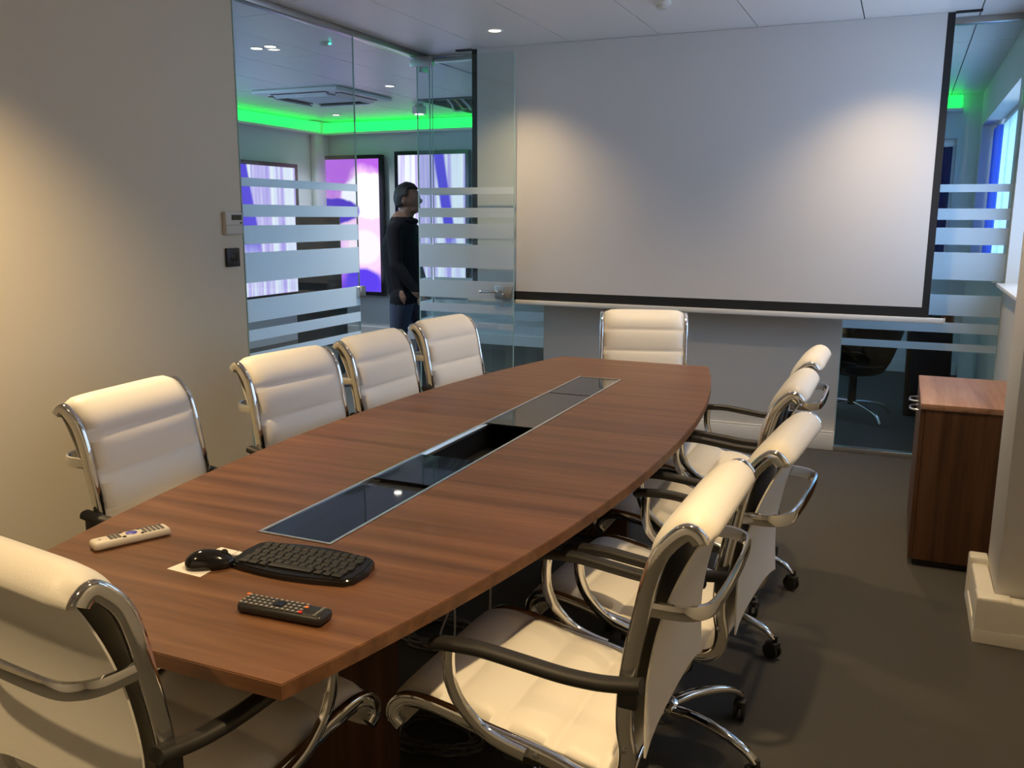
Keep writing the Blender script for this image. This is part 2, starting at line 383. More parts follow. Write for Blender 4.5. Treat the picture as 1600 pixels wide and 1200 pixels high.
# ------------------------------------------------------------------ projection screen
SY = 3.012
ps = thing('projection_screen', 'wide white projection screen with black borders pulled down from the ceiling', 'screen', (0, SY, .9))
def pb(nm, x0, x1, y0, y1, z0, z1, m, bev=0): 
    return box(nm, x0, x1, y0, y1, z0-.9, z1-.9, m, ps, bev)
pb('screen_surface', -1.532, 1.378, -.0015, .0015, .965, CZ-.002, 'screen')
pb('black_border', -1.572, -1.532, -.0018, .0018, .905, CZ-.002, 'black'); pb('black_border', 1.378, 1.418, -.0018, .0018, .905, CZ-.002, 'black')
pb('black_border', -1.532, 1.378, -.0018, .0018, .905, .965, 'black')
pb('bottom_bar', -1.60, 1.50, -.014, .014, .872, .905, 'white', .006)
pb('end_cap', 1.50, 1.508, -.015, .015, .870, .907, 'white', .003); pb('end_cap', -1.608, -1.60, -.015, .015, .870, .907, 'white', .003)
pb('ceiling_bracket', -1.69, -1.572, -.02, .02, CZ-.008, CZ+.002, 'black'); pb('ceiling_bracket', 1.418, 1.55, -.02, .02, CZ-.008, CZ+.002, 'black')

# ------------------------------------------------------------------ downlights and ceiling fittings
def downlight(x, y, watts, col, disc, label, group=None, size=112, blend=1.0):
    t = thing('downlight', label, 'ceiling light', (x, y, CZ), 0, group)
    bm = bmesh.new(); bm_lathe(bm, [(.052, 0), (.052, -.004), (.046, -.007), (.038, -.004), (.038, .0)], 24); link('trim_ring', from_bm(bm), 'white', t, 40)
    lathe('lamp_disc', [(.036, -.0035), (.036, -.0015)], disc, t, 20)
    l = bpy.data.lights.new('downlight_beam', 'SPOT'); l.energy = watts; l.color = col; l.spot_size = math.radians(size); l.spot_blend = blend; l.shadow_soft_size = .035
    lo = bpy.data.objects.new('downlight_beam', l); COL.objects.link(lo); lo.parent = t; lo.location = (0, 0, -.012)
    return t
downlight(-1.161, 2.494, LAMP_W*.55, LAMP_COL, 'lamp', 'lit round downlight in the ceiling above the glass door leaf')
downlight(1.13, 2.494, LAMP_W*.55, LAMP_COL, 'lamp', 'round downlight in the ceiling above the walnut cabinet end of the screen')
downlight(-1.25, -.72, LAMP_W*1.7, LAMP_COL, 'lamp', 'round downlight washing the plain plaster wall')
downlight(1.05, -1.55, LAMP_W*1.2, LAMP_COL, 'lamp', 'round downlight over the chairs on the window side')
downlight(1.25, .75, LAMP_W*.6, LAMP_COL, 'lamp', 'round downlight over the aisle between table and pillar')
downlight(0.05, 1.45, LAMP_W*.6, LAMP_COL, 'lamp', 'round downlight over the far half of the table')
downlight(-0.45, -2.9, LAMP_W*1.3, LAMP_COL, 'lamp', 'round downlight above the chair at the near table end')
og = 'office downlights beyond the glass'
for x, y, lab in [(-2.923, 2.415, 'office downlight of the pair beyond the side glass, the one farther from that glass'), (-2.791, 2.394, 'office downlight of the pair beyond the side glass, the one closer to that glass'),
                  (-3.014, 4.306, 'office downlight next to the air conditioning cassette'), (-4.772, 6.035, 'office downlight near the green cornice corner')]:
    downlight(x, y, OFFICE_W, OFFICE_COL, 'lamp_o', lab, og)
sd = thing('smoke_detector', 'small white smoke detector on the ceiling in front of the screen', 'smoke detector', (-.029, 2.16, CZ))
lathe('base', [(.05, 0), (.05, -.012), (.044, -.018), (.03, -.02)], 'white', sd, 24); lathe('chamber', [(.028, -.02), (.030, -.036), (.02, -.042)], 'lightgrey', sd, 20)
sd2 = thing('ceiling_sensor', 'small ceiling sensor with a green indicator beyond the side glass', 'sensor', (-2.36, 2.415, CZ))
lathe('base', [(.04, 0), (.04, -.01), (.03, -.02), (.012, -.024)], 'lightgrey', sd2, 20); box('indicator', -.0+.03, .042, -.008, .008, -.018, -.008, 'teal_dot', sd2)

# ------------------------------------------------------------------ meeting table
TZ = .74; TH = .028; HL = 1.704
def halfw(y):
    t = min(1, abs(y)/HL); return .612-.219*t**2.1
mt = thing('meeting_table', 'long barrel-shaped walnut meeting table with central cable channel', 'table', (0, 0, 0))
IX, IY = .1035, 1.155
ys = sorted(set([round(-HL+2*HL*k/40, 5) for k in range(41)]+[-IY, IY]))
bm = bmesh.new()
def vrow(y, z):
    w = halfw(y); return [bm.verts.new((x, y, z)) for x in (-w, -IX, IX, w)]
top = [vrow(y, TZ) for y in ys]; bot = [vrow(y, TZ-TH) for y in ys]
for i in range(len(ys)-1):
    inside = ys[i] >= -IY-1e-6 and ys[i+1] <= IY+1e-6
    for j in range(3):
        if j == 1 and inside: continue
        bm.faces.new((top[i][j], top[i][j+1], top[i+1][j+1], top[i+1][j])); bm.faces.new((bot[i][j], bot[i+1][j], bot[i+1][j+1], bot[i][j+1]))
    bm.faces.new((top[i][0], top[i+1][0], bot[i+1][0], bot[i][0])); bm.faces.new((top[i][3], bot[i][3], bot[i+1][3], top[i+1][3]))
    if inside:
        bm.faces.new((top[i][1], bot[i][1], bot[i+1][1], top[i+1][1])); bm.faces.new((top[i][2], top[i+1][2], bot[i+1][2], bot[i][2]))
for R_, S_ in ((top[0], bot[0]), (top[-1], bot[-1])):
    for j in range(3): bm.faces.new((R_[j], R_[j+1], S_[j+1], S_[j]))
ia, ib = ys.index(-IY), ys.index(IY)
for i in (ia, ib): bm.faces.new((top[i][1], top[i][2], bot[i][2], bot[i][1]))
bmesh.ops.recalc_face_normals(bm, faces=bm.faces)
es = [e for e in bm.edges if e.calc_face_angle(0) > 1.0 and max(v.co.z for v in e.verts) > TZ-.001 and min(v.co.z for v in e.verts) > TZ-.001]
bmesh.ops.bevel(bm, geom=es, offset=.0018, segments=2, affect='EDGES')
link('tabletop', from_bm(bm), 'wood', mt, 30)
# aluminium trim around the channel
bm = bmesh.new(); a = .0075
for x0, x1, y0, y1 in ((-IX, -IX+a, -IY, IY), (IX-a, IX, -IY, IY), (-IX+a, IX-a, -IY, -IY+a), (-IX+a, IX-a, IY-a, IY)):
    bm_box(bm, x0, x1, y0, y1, TZ-.02, TZ+.0025, .0008, 1)
link('channel_trim', from_bm(bm), 'alu', mt, 35)
bm = bmesh.new()
bm_box(bm, -IX, IX, -IY, IY, .60, .606); bm_box(bm, -IX, -IX+.004, -IY, IY, .606, TZ-.021); bm_box(bm, IX-.004, IX, -IY, IY, .606, TZ-.021)
bm_box(bm, -IX, IX, -IY, -IY+.004, .606, TZ-.021); bm_box(bm, -IX, IX, IY-.004, IY, .606, TZ-.021)
link('cable_tray', from_bm(bm), 'plastic', mt)
for y0, y1 in ((-1.145, -.725), (-.655, -.372), (.105, .728), (.738, 1.145)):
    ld = box('glass_lid', -IX+a+.001, IX-a-.001, y0, y1, TZ-.006, TZ-.0005, 'lid', mt, .001, 1)
box('tray_divider', -IX+a, IX-a, -.722, -.658, TZ-.030, TZ-.010, 'plastic', mt, .004)
box('socket_strip', -IX+.012, -IX+.05, -.36, .10, .607, .65, 'plastic', mt, .004)
box('lid_ledge', -IX+a, -IX+a+.012, -.372, .105, TZ-.012, TZ-.004, 'alu', mt)
for y0, y1 in ((-1.06, -.62), (.62, 1.06)):
    yc = y0+.025 if y0 < 0 else y1-.025; yi = .22 if y0 < 0 else -.22
    ped = box('pedestal', -.19, .19, yc-.025, yc+.025, .015, TZ-TH, 'wood_v', mt, .002, 1); box('glide', -.18, .18, yc-.02, yc+.02, 0, .015, 'plastic', ped)
    box('inner_column', -.06, .06, min(yc, yc+yi), max(yc, yc+yi), .10, TZ-TH-.01, 'plastic', ped)
box('beam', -.03, .03, -1.0, 1.0, .45, .60, 'plastic', mt)

def loops(name, label, cx, cy, r, n, mat, rad, z0, squash=.7, tilt=.0):
    pts = []
    for k in range(n*12):
        t = 2*PI*k/12; rr = r*(1+.18*math.sin(k*1.7)+.08*math.sin(k*.53))
        pts.append((cx+rr*math.cos(t), cy+rr*squash*math.sin(t), z0+rad+.004*(k/12)+.012*abs(math.sin(k*.9))*(k/(n*12))))
    return tag(tube(name, pts, rad, mat, None, 6, 3), label, 'cable')
loops('cable_coil', 'coiled grey cable lying on the carpet close behind the table pedestal', .13, -.72, .125, 6, 'cable_g', .005, 0)
loops('cable_coil', 'coiled grey cable lying on the carpet under the middle of the table', -.14, -.16, .15, 6, 'cable_g', .005, 0)
tag(tube('hanging_cable', [(.29, -.69, .71), (.292, -.69, .5), (.285, -.685, .25), (.295, -.68, .03), (.33, -.64, .006), (.38, -.55, .006)], .003, 'cable_w', None, 6, 6), 'thin white cable hanging straight down under the tabletop', 'cable')
tag(tube('hanging_cable', [(.20, -.75, .711), (.195, -.74, .55), (.18, -.72, .42), (.155, -.73, .33), (.18, -.76, .27), (.205, -.74, .34), (.195, -.72, .5), (.18, -.70, .711)], .003, 'cable_w', None, 6, 6), 'thin white cable looping below the tabletop', 'cable')
tag(tube('channel_cable', [(-.03, -.30, .625), (.03, -.24, .66), (.06, -.16, .67), (.02, -.09, .65), (.05, -.02, .672), (.0, .05, .63), (-.03, .09, .615)], .006, 'cable_b', None, 8, 6), 'thick black cable lying in the open table channel', 'cable')
tag(tube('channel_cable', [(.05, -.34, .617), (.075, -.25, .63), (.06, -.12, .64), (.08, -.05, .655), (.07, .04, .64), (.02, .09, .617)], .004, 'cable_w', None, 8, 6), 'pale cable lying in the open table channel', 'cable')
plug = thing('power_plug', 'black plug resting in the open table channel', 'plug', (.02, -.19, .606))
box('plug_body', -.025, .025, -.02, .02, .001, .042, 'plastic', plug, .008, 3); box('cable_grip', -.008, .008, .02, .05, .012, .028, 'rubber', plug, .003)
tag(box('paper_slip', .0, .085, -.36, -.315, .607, .609, 'paper'), 'pale slip of card lying in the open table channel', 'card')

# ------------------------------------------------------------------ conference chairs
PROF = [(-.333, .936), (-.325, .952), (-.308, .962), (-.287, .948), (-.260, .911), (-.242, .853), (-.229, .784), (-.214, .706), (-.204, .628), (-.203, .551), (-.211, .495),
        (-.204, .447), (-.170, .420), (-.120, .420), (-.068, .435), (-.015, .447), (.068, .461), (.154, .480), (.228, .491), (.273, .486), (.299, .464), (.302, .440), (.284, .424)]
PROF = [(u, z if z < .5 else .5+(z-.5)*.962) for u, z in PROF]
def p3(l, y=0.): return [Vector((u, y, z)) for u, z in l]
def make_chair():
    t = thing('conference_chair', 'x', 'chair', (0, 0, 0), 0, 'cream conference chairs around the table')
    path = catmull(p3(PROF), 5)
    # side frames
    for s in (-1, 1):
        bm = bmesh.new(); bm_sweep(bm, [p+Vector((0, s*.232, 0)) for p in path[3:]], superell(.011, .0165, 12, .55), lateral=Vector((0, 1, 0)))
        fr = link('side_frame', from_bm(bm), 'chrome', t, 45)
        bm = bmesh.new()
        for uu, zz in ((-.205, .60), (-.207, .505), (-.03, .445), (.02, .452)):
            bm_lathe(bm, [(.006, 0), (.006, .003), (.003, .004)], 10, Matrix.Translation((uu, s*.243, zz)) @ Matrix.Rotation(-s*PI/2, 4, 'X'))
        link('frame_screws', from_bm(bm), 'steel', fr, 40)['kind'] = 'stuff'
    # padded sling with cross channels
    L = [0.]
    for a_, b_ in zip(path, path[1:]): L.append(L[-1]+(b_-a_).length)
    dense = []; tot = L[-1]; nd = 190; j = 0
    for k in range(nd+1):
        s_ = tot*k/nd
        while j < len(L)-2 and L[j+1] < s_: j += 1
        f = (s_-L[j])/max(1e-9, L[j+1]-L[j]); dense.append((s_, path[j].lerp(path[j+1], min(1, f))))
    def pad(name, k0, k1):
        bm = bmesh.new(); cols = [-1+2*i/12 for i in range(13)]; rows = []
        for k in range(k0, k1+1):
            s_, p = dense[k]; tg = (dense[min(k+1, nd)][1]-dense[max(k-1, 0)][1]).normalized(); nr = Vector((-tg.z, 0, tg.x))
            if s_ < .14: fr_ = min(1., max(0., s_/.14)); rib = .006+.010*max(0, math.sin(PI*fr_))**.35
            else: fr_ = ((s_-.14) % .118)/.118; rib = (.003+.012*max(0, math.sin(PI*fr_))**.38) if k < 100 else (.001+.016*max(0, math.sin(PI*fr_))**.5)
            F, B = [], []
            for c in cols:
                e = max(0., 1-abs(c)**7)**.5
                F.append(bm.verts.new(p+nr*(.006+(rib+.008)*(.25+.75*e))+Vector((0, c*.220, 0))))
                B.append(bm.verts.new(p-nr*.004+Vector((0, c*.220, 0))))
            rows.append((F, B))
        for (F, B), (F2, B2) in zip(rows, rows[1:]):
            for i in range(12):
                bm.faces.new((F[i], F[i+1], F2[i+1], F2[i])); bm.faces.new((B[i], B2[i], B2[i+1], B[i+1]))
            bm.faces.new((F[0], F2[0], B2[0], B[0])); bm.faces.new((F[12], B[12], B2[12], F2[12]))
        for F, B in (rows[0], rows[-1]):
            for i in range(12): bm.faces.new((F[i], F[i+1], B[i+1], B[i]))
        return link(name, from_bm(bm), 'leather', t, 70)
    ks = min(range(nd+1), key=lambda k: abs(dense[k][1].x+.20)+abs(dense[k][1].z-.45))
    pad('backrest', 0, ks); pad('seat', ks, nd)
    # slack leather sheet closing the back
    bm = bmesh.new(); rows = []; n = 16
    for i in range(n+1):
        f = i/n; z = .930-(.930-.505)*f; u = -.334+.096*(1-(1-f)**2.6)
        row = []
        for c in [-1+2*q/10 for q in range(11)]:
            w = .222+.010*max(0, (f-.75)/.25)
            uu = u+.006*math.sin(PI*f)*math.cos(c*PI/2)-(.008*abs(c)**3*max(0, (f-.7)/.3)); row.append((Vector((uu, c*w, z-.012*abs(c)**4*max(0, (f-.8)/.2)))))
        rows.append(row)
    A = [[bm.verts.new(p) for p in r] for r in rows]; B = [[bm.verts.new(p+Vector((.004, 0, 0))) for p in r] for r in rows]
    for G in (A, B):
        for i in range(n):
            for q in range(10): bm.faces.new((G[i][q], G[i][q+1], G[i+1][q+1], G[i+1][q]))
    for i in range(n):
        for q in (0, 10): bm.faces.new((A[i][q], A[i+1][q], B[i+1][q], B[i][q]))
    for q in range(10):
        for i in (0, n): bm.faces.new((A[i][q], B[i][q], B[i][q+1], A[i][q+1]))
    link('back_cover', from_bm(bm), 'leather_back', t, 60)
    # chrome grab handle on the back
    hp = [(-.235, -.232, .790), (-.30, -.228, .790), (-.332, -.208, .790), (-.347, -.172, .790), (-.352, -.09, .790), (-.353, 0, .790)]
    hp = hp+[(u, -y, z) for u, y, z in hp[-2::-1]]
    bm = bmesh.new(); bm_sweep(bm, catmull(hp, 4), superell(.006, .0155, 10, .6)); link('back_handle', from_bm(bm), 'chrome', t, 45)
    # arms
    for s in (-1, 1):
        ap = catmull([(.188, s*.261, .640), (.176, s*.262, .648), (.12, s*.263, .654), (.068, s*.263, .654), (-.01, s*.261, .646), (-.09, s*.259, .638), (-.16, s*.257, .638), (-.215, s*.255, .645), (-.24, s*.255, .650)], 5)
        bm = bmesh.new(); bm_sweep(bm, ap, superell(.0185, .0125, 12, .7), lateral=Vector((0, 1, 0))); ar = link('armrest', from_bm(bm), 'armpad', t, 50)
        box('arm_bracket', -.235, -.195, min(s*.24, s*.264), max(s*.24, s*.264), .600, .640, 'armpad', ar, .006)
        sp = catmull([(.155, s*.257, .642), (.157, s*.255, .605), (.153, s*.253, .566), (.138, s*.252, .53), (.115, s*.251, .502), (.082, s*.251, .475), (.04, s*.251, .458), (-.01, s*.251, .447)], 5)
        bm = bmesh.new(); bm_sweep(bm, sp, superell(.008, .0135, 10, .6), lateral=Vector((0, 1, 0))); link('arm_support', from_bm(bm), 'chrome', t, 45)
    # under-seat mechanism, column, star base
    bm = bmesh.new(); bm_box(bm, -.09, .11, -.10, .10, .385, .425, .008); bm_box(bm, -.03, .05, -.225, .225, .405, .425, .004); bm_box(bm, -.05, .05, -.05, .05, .35, .39, .01)
    link('mechanism', from_bm(bm), 'plastic', t, 40)
    lathe('gas_column', [(.027, .08), (.027, .24), (.019, .245), (.019, .36)], 'plastic', t, 18)
    hub = lathe('base_hub', [(.045, .085), (.05, .10), (.045, .135), (.03, .145)], 'chrome', t, 20)
    for k in range(5):
        an = 2*PI*k/5+.35; c, s = math.cos(an), math.sin(an)
        lp = catmull([(.03*c, .03*s, .118), (.10*c, .10*s, .126), (.19*c, .19*s, .118), (.26*c, .26*s, .098), (.295*c, .295*s, .072)], 4)
        bm = bmesh.new(); bm_sweep(bm, lp, superell(.018, .0115, 10, .7), scale=lambda f: 1.1-.35*f); leg = link('base_leg', from_bm(bm), 'chrome', t, 50)
        bm = bmesh.new(); ca = an+1.1+k*.9; mx = Matrix.Translation((.298*c, .298*s, 0)) @ Matrix.Rotation(ca, 4, 'Z')
        for w in (-.017, .006):
            bm_lathe(bm, [(.018, 0), (.028, .002), (.029, .006), (.028, .010), (.018, .0115)], 16, mx @ Matrix.Translation((.012, w+.0115 if w < 0 else w+.0115, .029)) @ Matrix.Rotation(PI/2, 4, 'X'))
        bm_box(bm, -.012, .03, -.018, .018, .038, .062, .006, 2, mx); bm_lathe(bm, [(.008, .05), (.008, .085)], 10, mx)
        link('caster', from_bm(bm), 'rubber', leg, 40)
    return t
ch0 = make_chair()
CH = [  # x, y, facing degrees, label
    (.648, -1.055, 179, 'cream chair on the window side with its whole seat clear of the table corner'),
    (.728, -.470, 176, 'cream chair second from the near table corner on the window side'),
    (.672, .255, 180, 'cream chair third from the near table corner on the window side'),
    (.665, .875, 180, 'cream chair on the window side closest to the far wall'),
    (-.590, -.770, 5, 'cream chair against the plaster wall beside the pale remote'),
    (-.592, -.055, -7, 'cream chair in front of the thermostat wall, next after the remote one'),
    (-.590, .590, -2, 'cream chair in front of the striped fixed glass and the standing person'),
    (-.600, 1.245, -7, 'cream chair beside the open glass door leaf'),
    (.035, 1.80, -73, 'cream chair at the far table end below the projection screen'),
    (.026, -1.556, 82, 'cream chair at the near table end, its back towards the remotes and keyboard'),
]
for i, (x, y, deg, lab) in enumerate(CH):
    o = ch0 if i == 0 else copy_tree(ch0)
    o.location = (x, y, 0); o.rotation_euler = (0, 0, math.radians(deg)); o['label'] = lab

# ------------------------------------------------------------------ things on the table
T0 = TZ+.0005
# keyboard
kb = thing('keyboard', 'compact black wireless keyboard with curved edges on the table', 'keyboard', (.128, -1.288, T0), math.radians(3))
out = []
for k in range(9):
    f = k/8; out.append((-.135+.27*f, -.062-.016*math.sin(PI*f)))
out += [(.150, -.045), (.155, .0), (.148, .045)]
for k in range(9):
    f = k/8; out.append((.135-.27*f, .058+.016*math.sin(PI*f)))
out += [(-.148, .045), (-.155, 0), (-.150, -.045)]
bm = bmesh.new(); vb = [bm.verts.new((x, y, 0)) for x, y in out]; f = bm.faces.new(vb); r = bmesh.ops.extrude_face_region(bm, geom=[f])
for v in [g for g in r['geom'] if isinstance(g, bmesh.types.BMVert)]: v.co.z = .013+.05*(v.co.y+.075)
bmesh.ops.recalc_face_normals(bm, faces=bm.faces)
bmesh.ops.bevel(bm, geom=[e for e in bm.edges if min(v.co.z for v in e.verts) > .005], offset=.005, segments=3, affect='EDGES')
link('body', from_bm(bm), 'gloss', kb, 40)
kmesh = {}
def key(x, y, w):
    if w not in kmesh:
        bm = bmesh.new(); bm_box(bm, -w/2, w/2, -.0082, .0082, 0, .0045, .0016, 2); me = from_bm(bm, 'key'); me.materials.append(MT['key_grey']); kmesh[w] = me
    o = bpy.data.objects.new('key', kmesh[w]); COL.objects.link(o); o.parent = kb; o.location = (x, y, .0128+.05*(y+.075)); o.rotation_euler = (.05, 0, 0)
for r_, yv in enumerate((.044, .026, .008, -.010, -.028)):
    for k in range(13): key(-.117+k*.0195+(.004 if r_ % 2 else 0), yv, .0168)
for x, w in ((-.115, .022), (-.091, .022), (-.067, .0168), (0, .105), (.068, .0168), (.090, .0168), (.113, .022)): key(x, -.046, w)
# paper slips and mouse
pa = thing('paper_sheet', 'two small white paper slips lying under the black mouse', 'paper', (-.080, -1.348, T0), math.radians(90))
def slip(pts, lift, z):
    bm = bmesh.new(); n = 8; g = []
    for i in range(n+1):
        row = []
        for j in range(5):
            a_ = Vector(pts[0]).lerp(Vector(pts[1]), i/n); b_ = Vector(pts[3]).lerp(Vector(pts[2]), i/n); p = a_.lerp(b_, j/4)
            row.append(bm.verts.new((p.x, p.y, z+lift*max(0, i/n-.45)**2)))
        g.append(row)
    for i in range(n):
        for j in range(4): bm.faces.new((g[i][j], g[i+1][j], g[i+1][j+1], g[i][j+1]))
    r = bmesh.ops.extrude_face_region(bm, geom=list(bm.faces))
    for v in [q for q in r['geom'] if isinstance(q, bmesh.types.BMVert)]: v.co.z += .0005
    return from_bm(bm)
link('paper_slip', slip([(-.074, -.046), (.074, -.034), (.078, .032), (-.068, .050)], 0, 0), 'paper', pa); link('paper_slip', slip([(-.060, .012), (-.034, -.049), (.058, -.044), (.040, .020)], .045, .0006), 'paper', pa)
ms = thing('computer_mouse', 'black wireless mouse resting on white paper slips', 'mouse', (-.055, -1.368, T0+.0012), math.radians(38))
bm = bmesh.new(); bmesh.ops.create_uvsphere(bm, u_segments=24, v_segments=16, radius=1)
for v in bm.verts:
    x, y, z = v.co; w = .031*(1-.12*math.cos(x*2.2)) ; v.co = Vector((x*.052, y*w*(1+.10*x*x), (max(z, -.25)+.25)*.030*(1-.18*x)))
link('mouse_shell', from_bm(bm), 'gloss', ms, 60)
lathe('scroll_wheel', [(.006, -.003), (.008, -.002), (.008, .002), (.006, .003)], 'rubber', ms, 14, Matrix.Translation((.030, 0, .0275)) @ Matrix.Rotation(PI/2, 4, 'X'))
tube('button_seam', [(.050, .0, .009), (.042, 0, .0225), (.028, 0, .0305), (.012, 0, .0352)], .0008, 'rubber', ms, 5, 4)
# remotes
def remote(name, label, loc, rz, L_, Wd, H, body, build):
    t = thing(name, label, 'remote control', loc, rz)
    bm = bmesh.new(); bm_box(bm, -L_/2, L_/2, -Wd/2, Wd/2, 0, H, .0085 if H > .018 else .006, 4); link('body', from_bm(bm), body, t, 45); build(t, H); return t
def btns(t, lst, mat, h, name='buttons'):
    bm = bmesh.new()
    for x, y, a_, b_ in lst: bm_box(bm, x-a_, x+a_, y-b_, y+b_, h-.001, h+.0014, .0005, 1)
    o = link(name, from_bm(bm), mat, t)
    if len(lst) > 3: o['kind'] = 'stuff'
    return o
def b_black(t, h):
    L1, L2 = [], []
    for i in range(12):
        for j in range(4):
            x = -.085+i*.0115; y = -.0165+j*.011
            if i in (6, 7) and j in (1, 2): continue
            L1.append((x, y, .0042, .0036)); L2.append((x, y, .0021, .0014))
    btns(t, L1, 'btn_grey', h); btns(t, [(x, y, a_, b_) for x, y, a_, b_ in L2], 'btn_white', h+.0008, 'button_legends')
    btns(t, [(-.091, .0165, .004, .0035)], 'orange', h+.001, 'power_button'); btns(t, [(.046, -.0165, .0035, .0035)], 'red', h+.001, 'red_button'); btns(t, [(.046, .0055, .0035, .0035)], 'orange', h+.001, 'orange_button')
    btns(t, [(-.0102, 0, .009, .009)], 'gloss', h+.0004, 'navigation_pad')
    cu = bpy.data.curves.new('txt', 'FONT'); cu.body = 'SAMSUNG'; cu.size = .0085; cu.align_x = 'CENTER'; cu.align_y = 'CENTER'
    to = bpy.data.objects.new('txt', cu); COL.objects.link(to); bpy.context.view_layer.update()
    me = bpy.data.meshes.new_from_object(to.evaluated_get(bpy.context.evaluated_depsgraph_get())); bpy.data.objects.remove(to)
    me.materials.clear(); o = link('brand_lettering', me, 'btn_white', t); o.location = (.077, 0, h+.0006); o.rotation_euler = (0, 0, PI/2)
remote('remote_control', 'black television remote with many small light buttons on the table', (.240, -1.497, T0), math.radians(3), .186, .048, .021, 'plastic', b_black)
def b_white(t, h):
    btns(t, [(.030+i*.0098, -.0125+j*.0125, .0036, .0042) for i in range(5) for j in range(3)], 'btn_grey', h)
    btns(t, [(-.045+i*.009, -.012+j*.008, .0036, .003) for i in range(3) for j in range(4)], 'btn_grey', h, 'lower_buttons')
    btns(t, [(-.018, -.015, .004, .003), (-.018, .015, .004, .003), (.022, .015, .003, .003), (.022, -.015, .003, .003)], 'plastic', h, 'side_buttons')
    lathe('navigation_ring', [(.0125, h-.001), (.0125, h+.001), (.010, h+.002), (.0005, h+.0022)], 'blue', t, 20, Matrix.Translation((.002, 0, 0))); btns(t, [(-.068, 0, .003, .002)], 'steel', h, 'logo_mark')
remote('remote_control', 'pale beige projector remote with a blue navigation button', (-.328, -1.325, T0), math.radians(65), .172, .046, .020, 'beige', b_white)

# ------------------------------------------------------------------ wall fittings, cabinet
th = thing('thermostat', 'beige wall thermostat with small dark display', 'thermostat', (XL, .995, 1.382))
bm = bmesh.new(); bm_box(bm, 0, .028, -.065, .065, 0, .118, .006, 3); link('housing', from_bm(bm), 'beige', th, 40)
box('display', .0275, .0295, -.022, .055, .075, .102, 'lcd', th); box('button', .0275, .031, .040, .056, .056, .064, 'plastic', th, .001); box('flap_seam', .0272, .0286, -.063, .063, .048, .0495, 'lcd', th)
sw = thing('wall_controller', 'small square black wall plate below the thermostat', 'switch', (XL, .988, 1.214))
box('plate', 0, .018, -.05, .05, 0, .098, 'plastic', sw, .006, 3); box('lens', .017, .0195, -.02, .02, .03, .07, 'gloss', sw, .004)

cb = thing('cabinet', 'low walnut cabinet with ring pull handles beside the pillar', 'cabinet', (1.58, 1.655, 0))
CX0, CX1, CY0, CY1 = -.208, .22, -.378, .375
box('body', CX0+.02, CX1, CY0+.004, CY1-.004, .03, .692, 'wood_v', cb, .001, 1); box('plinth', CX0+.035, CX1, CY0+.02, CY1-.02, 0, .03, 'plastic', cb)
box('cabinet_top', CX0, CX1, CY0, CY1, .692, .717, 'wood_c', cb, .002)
for y0, y1, yh in ((CY0+.006, -.003, -.10), (.003, CY1-.006, .11)):
    dr = box('door', CX0+.001, CX0+.019, y0, y1, .034, .688, 'wood_v', cb, .001, 1)
    tube('handle', [(CX0+.002, yh-.055, .645), (CX0-.020, yh-.052, .645), (CX0-.034, yh-.030, .645), (CX0-.036, yh, .645), (CX0-.034, yh+.030, .645), (CX0-.020, yh+.052, .645), (CX0+.002, yh+.055, .645)], .0052, 'chrome', dr, 8, 4)

# ------------------------------------------------------------------ office things
def pictured(name, build):
    m = bpy.data.materials.new(name); m.use_nodes = True; N = m.node_tree.nodes; L = m.node_tree.links; N.clear()
    tc = N.new('ShaderNodeTexCoord'); sp = N.new('ShaderNodeSeparateXYZ'); L.new(tc.outputs['Generated'], sp.inputs[0])
    o = N.new('ShaderNodeOutputMaterial'); e = N.new('ShaderNodeEmission'); L.new(e.outputs[0], o.inputs[0])
    c, s = build(N, L, tc, sp); L.new(c, e.inputs[0]); e.inputs[1].default_value = s; return m
def ramp(N, L, src, stops, interp='LINEAR'):
    r = N.new('ShaderNodeValToRGB'); r.color_ramp.interpolation = interp; el = r.color_ramp.elements
    while len(el) > 1: el.remove(el[-1])
    el[0].position = stops[0][0]; el[0].color = (*stops[0][1], 1)
    for p, c in stops[1:]:
        q = el.new(p); q.color = (*c, 1)
    L.new(src, r.inputs[0]); return r.outputs[0]
def mathn(N, L, op, a, b):
    n = N.new('ShaderNodeMath'); n.operation = op
    for i, v in enumerate((a, b)):
        if isinstance(v, (int, float)): n.inputs[i].default_value = v
        else: L.new(v, n.inputs[i])
    return n.outputs[0]
def mixc(N, L, f, a, b):
    n = N.new('ShaderNodeMix'); n.data_type = 'RGBA'; L.new(f, n.inputs['Factor'])
    for k, v in (('A', a), ('B', b)):
        if isinstance(v, tuple): n.inputs[k].default_value = (*v, 1)
        else: L.new(v, n.inputs[k])
    return n.outputs['Result']
def ell(N, L, x, y, cx, cy_, rx, ry, soft=.06, nz=None):
    a = mathn(N, L, 'DIVIDE', mathn(N, L, 'SUBTRACT', x, cx), rx); b = mathn(N, L, 'DIVIDE', mathn(N, L, 'SUBTRACT', y, cy_), ry)
    d_ = mathn(N, L, 'ADD', mathn(N, L, 'MULTIPLY', a, a), mathn(N, L, 'MULTIPLY', b, b))
    if nz is not None: d_ = mathn(N, L, 'ADD', d_, mathn(N, L, 'MULTIPLY', mathn(N, L, 'SUBTRACT', nz, .5), .9))
    m = N.new('ShaderNodeMapRange'); L.new(d_, m.inputs[0]); m.inputs[1].default_value = 1+soft; m.inputs[2].default_value = 1-soft; return m.outputs[0]
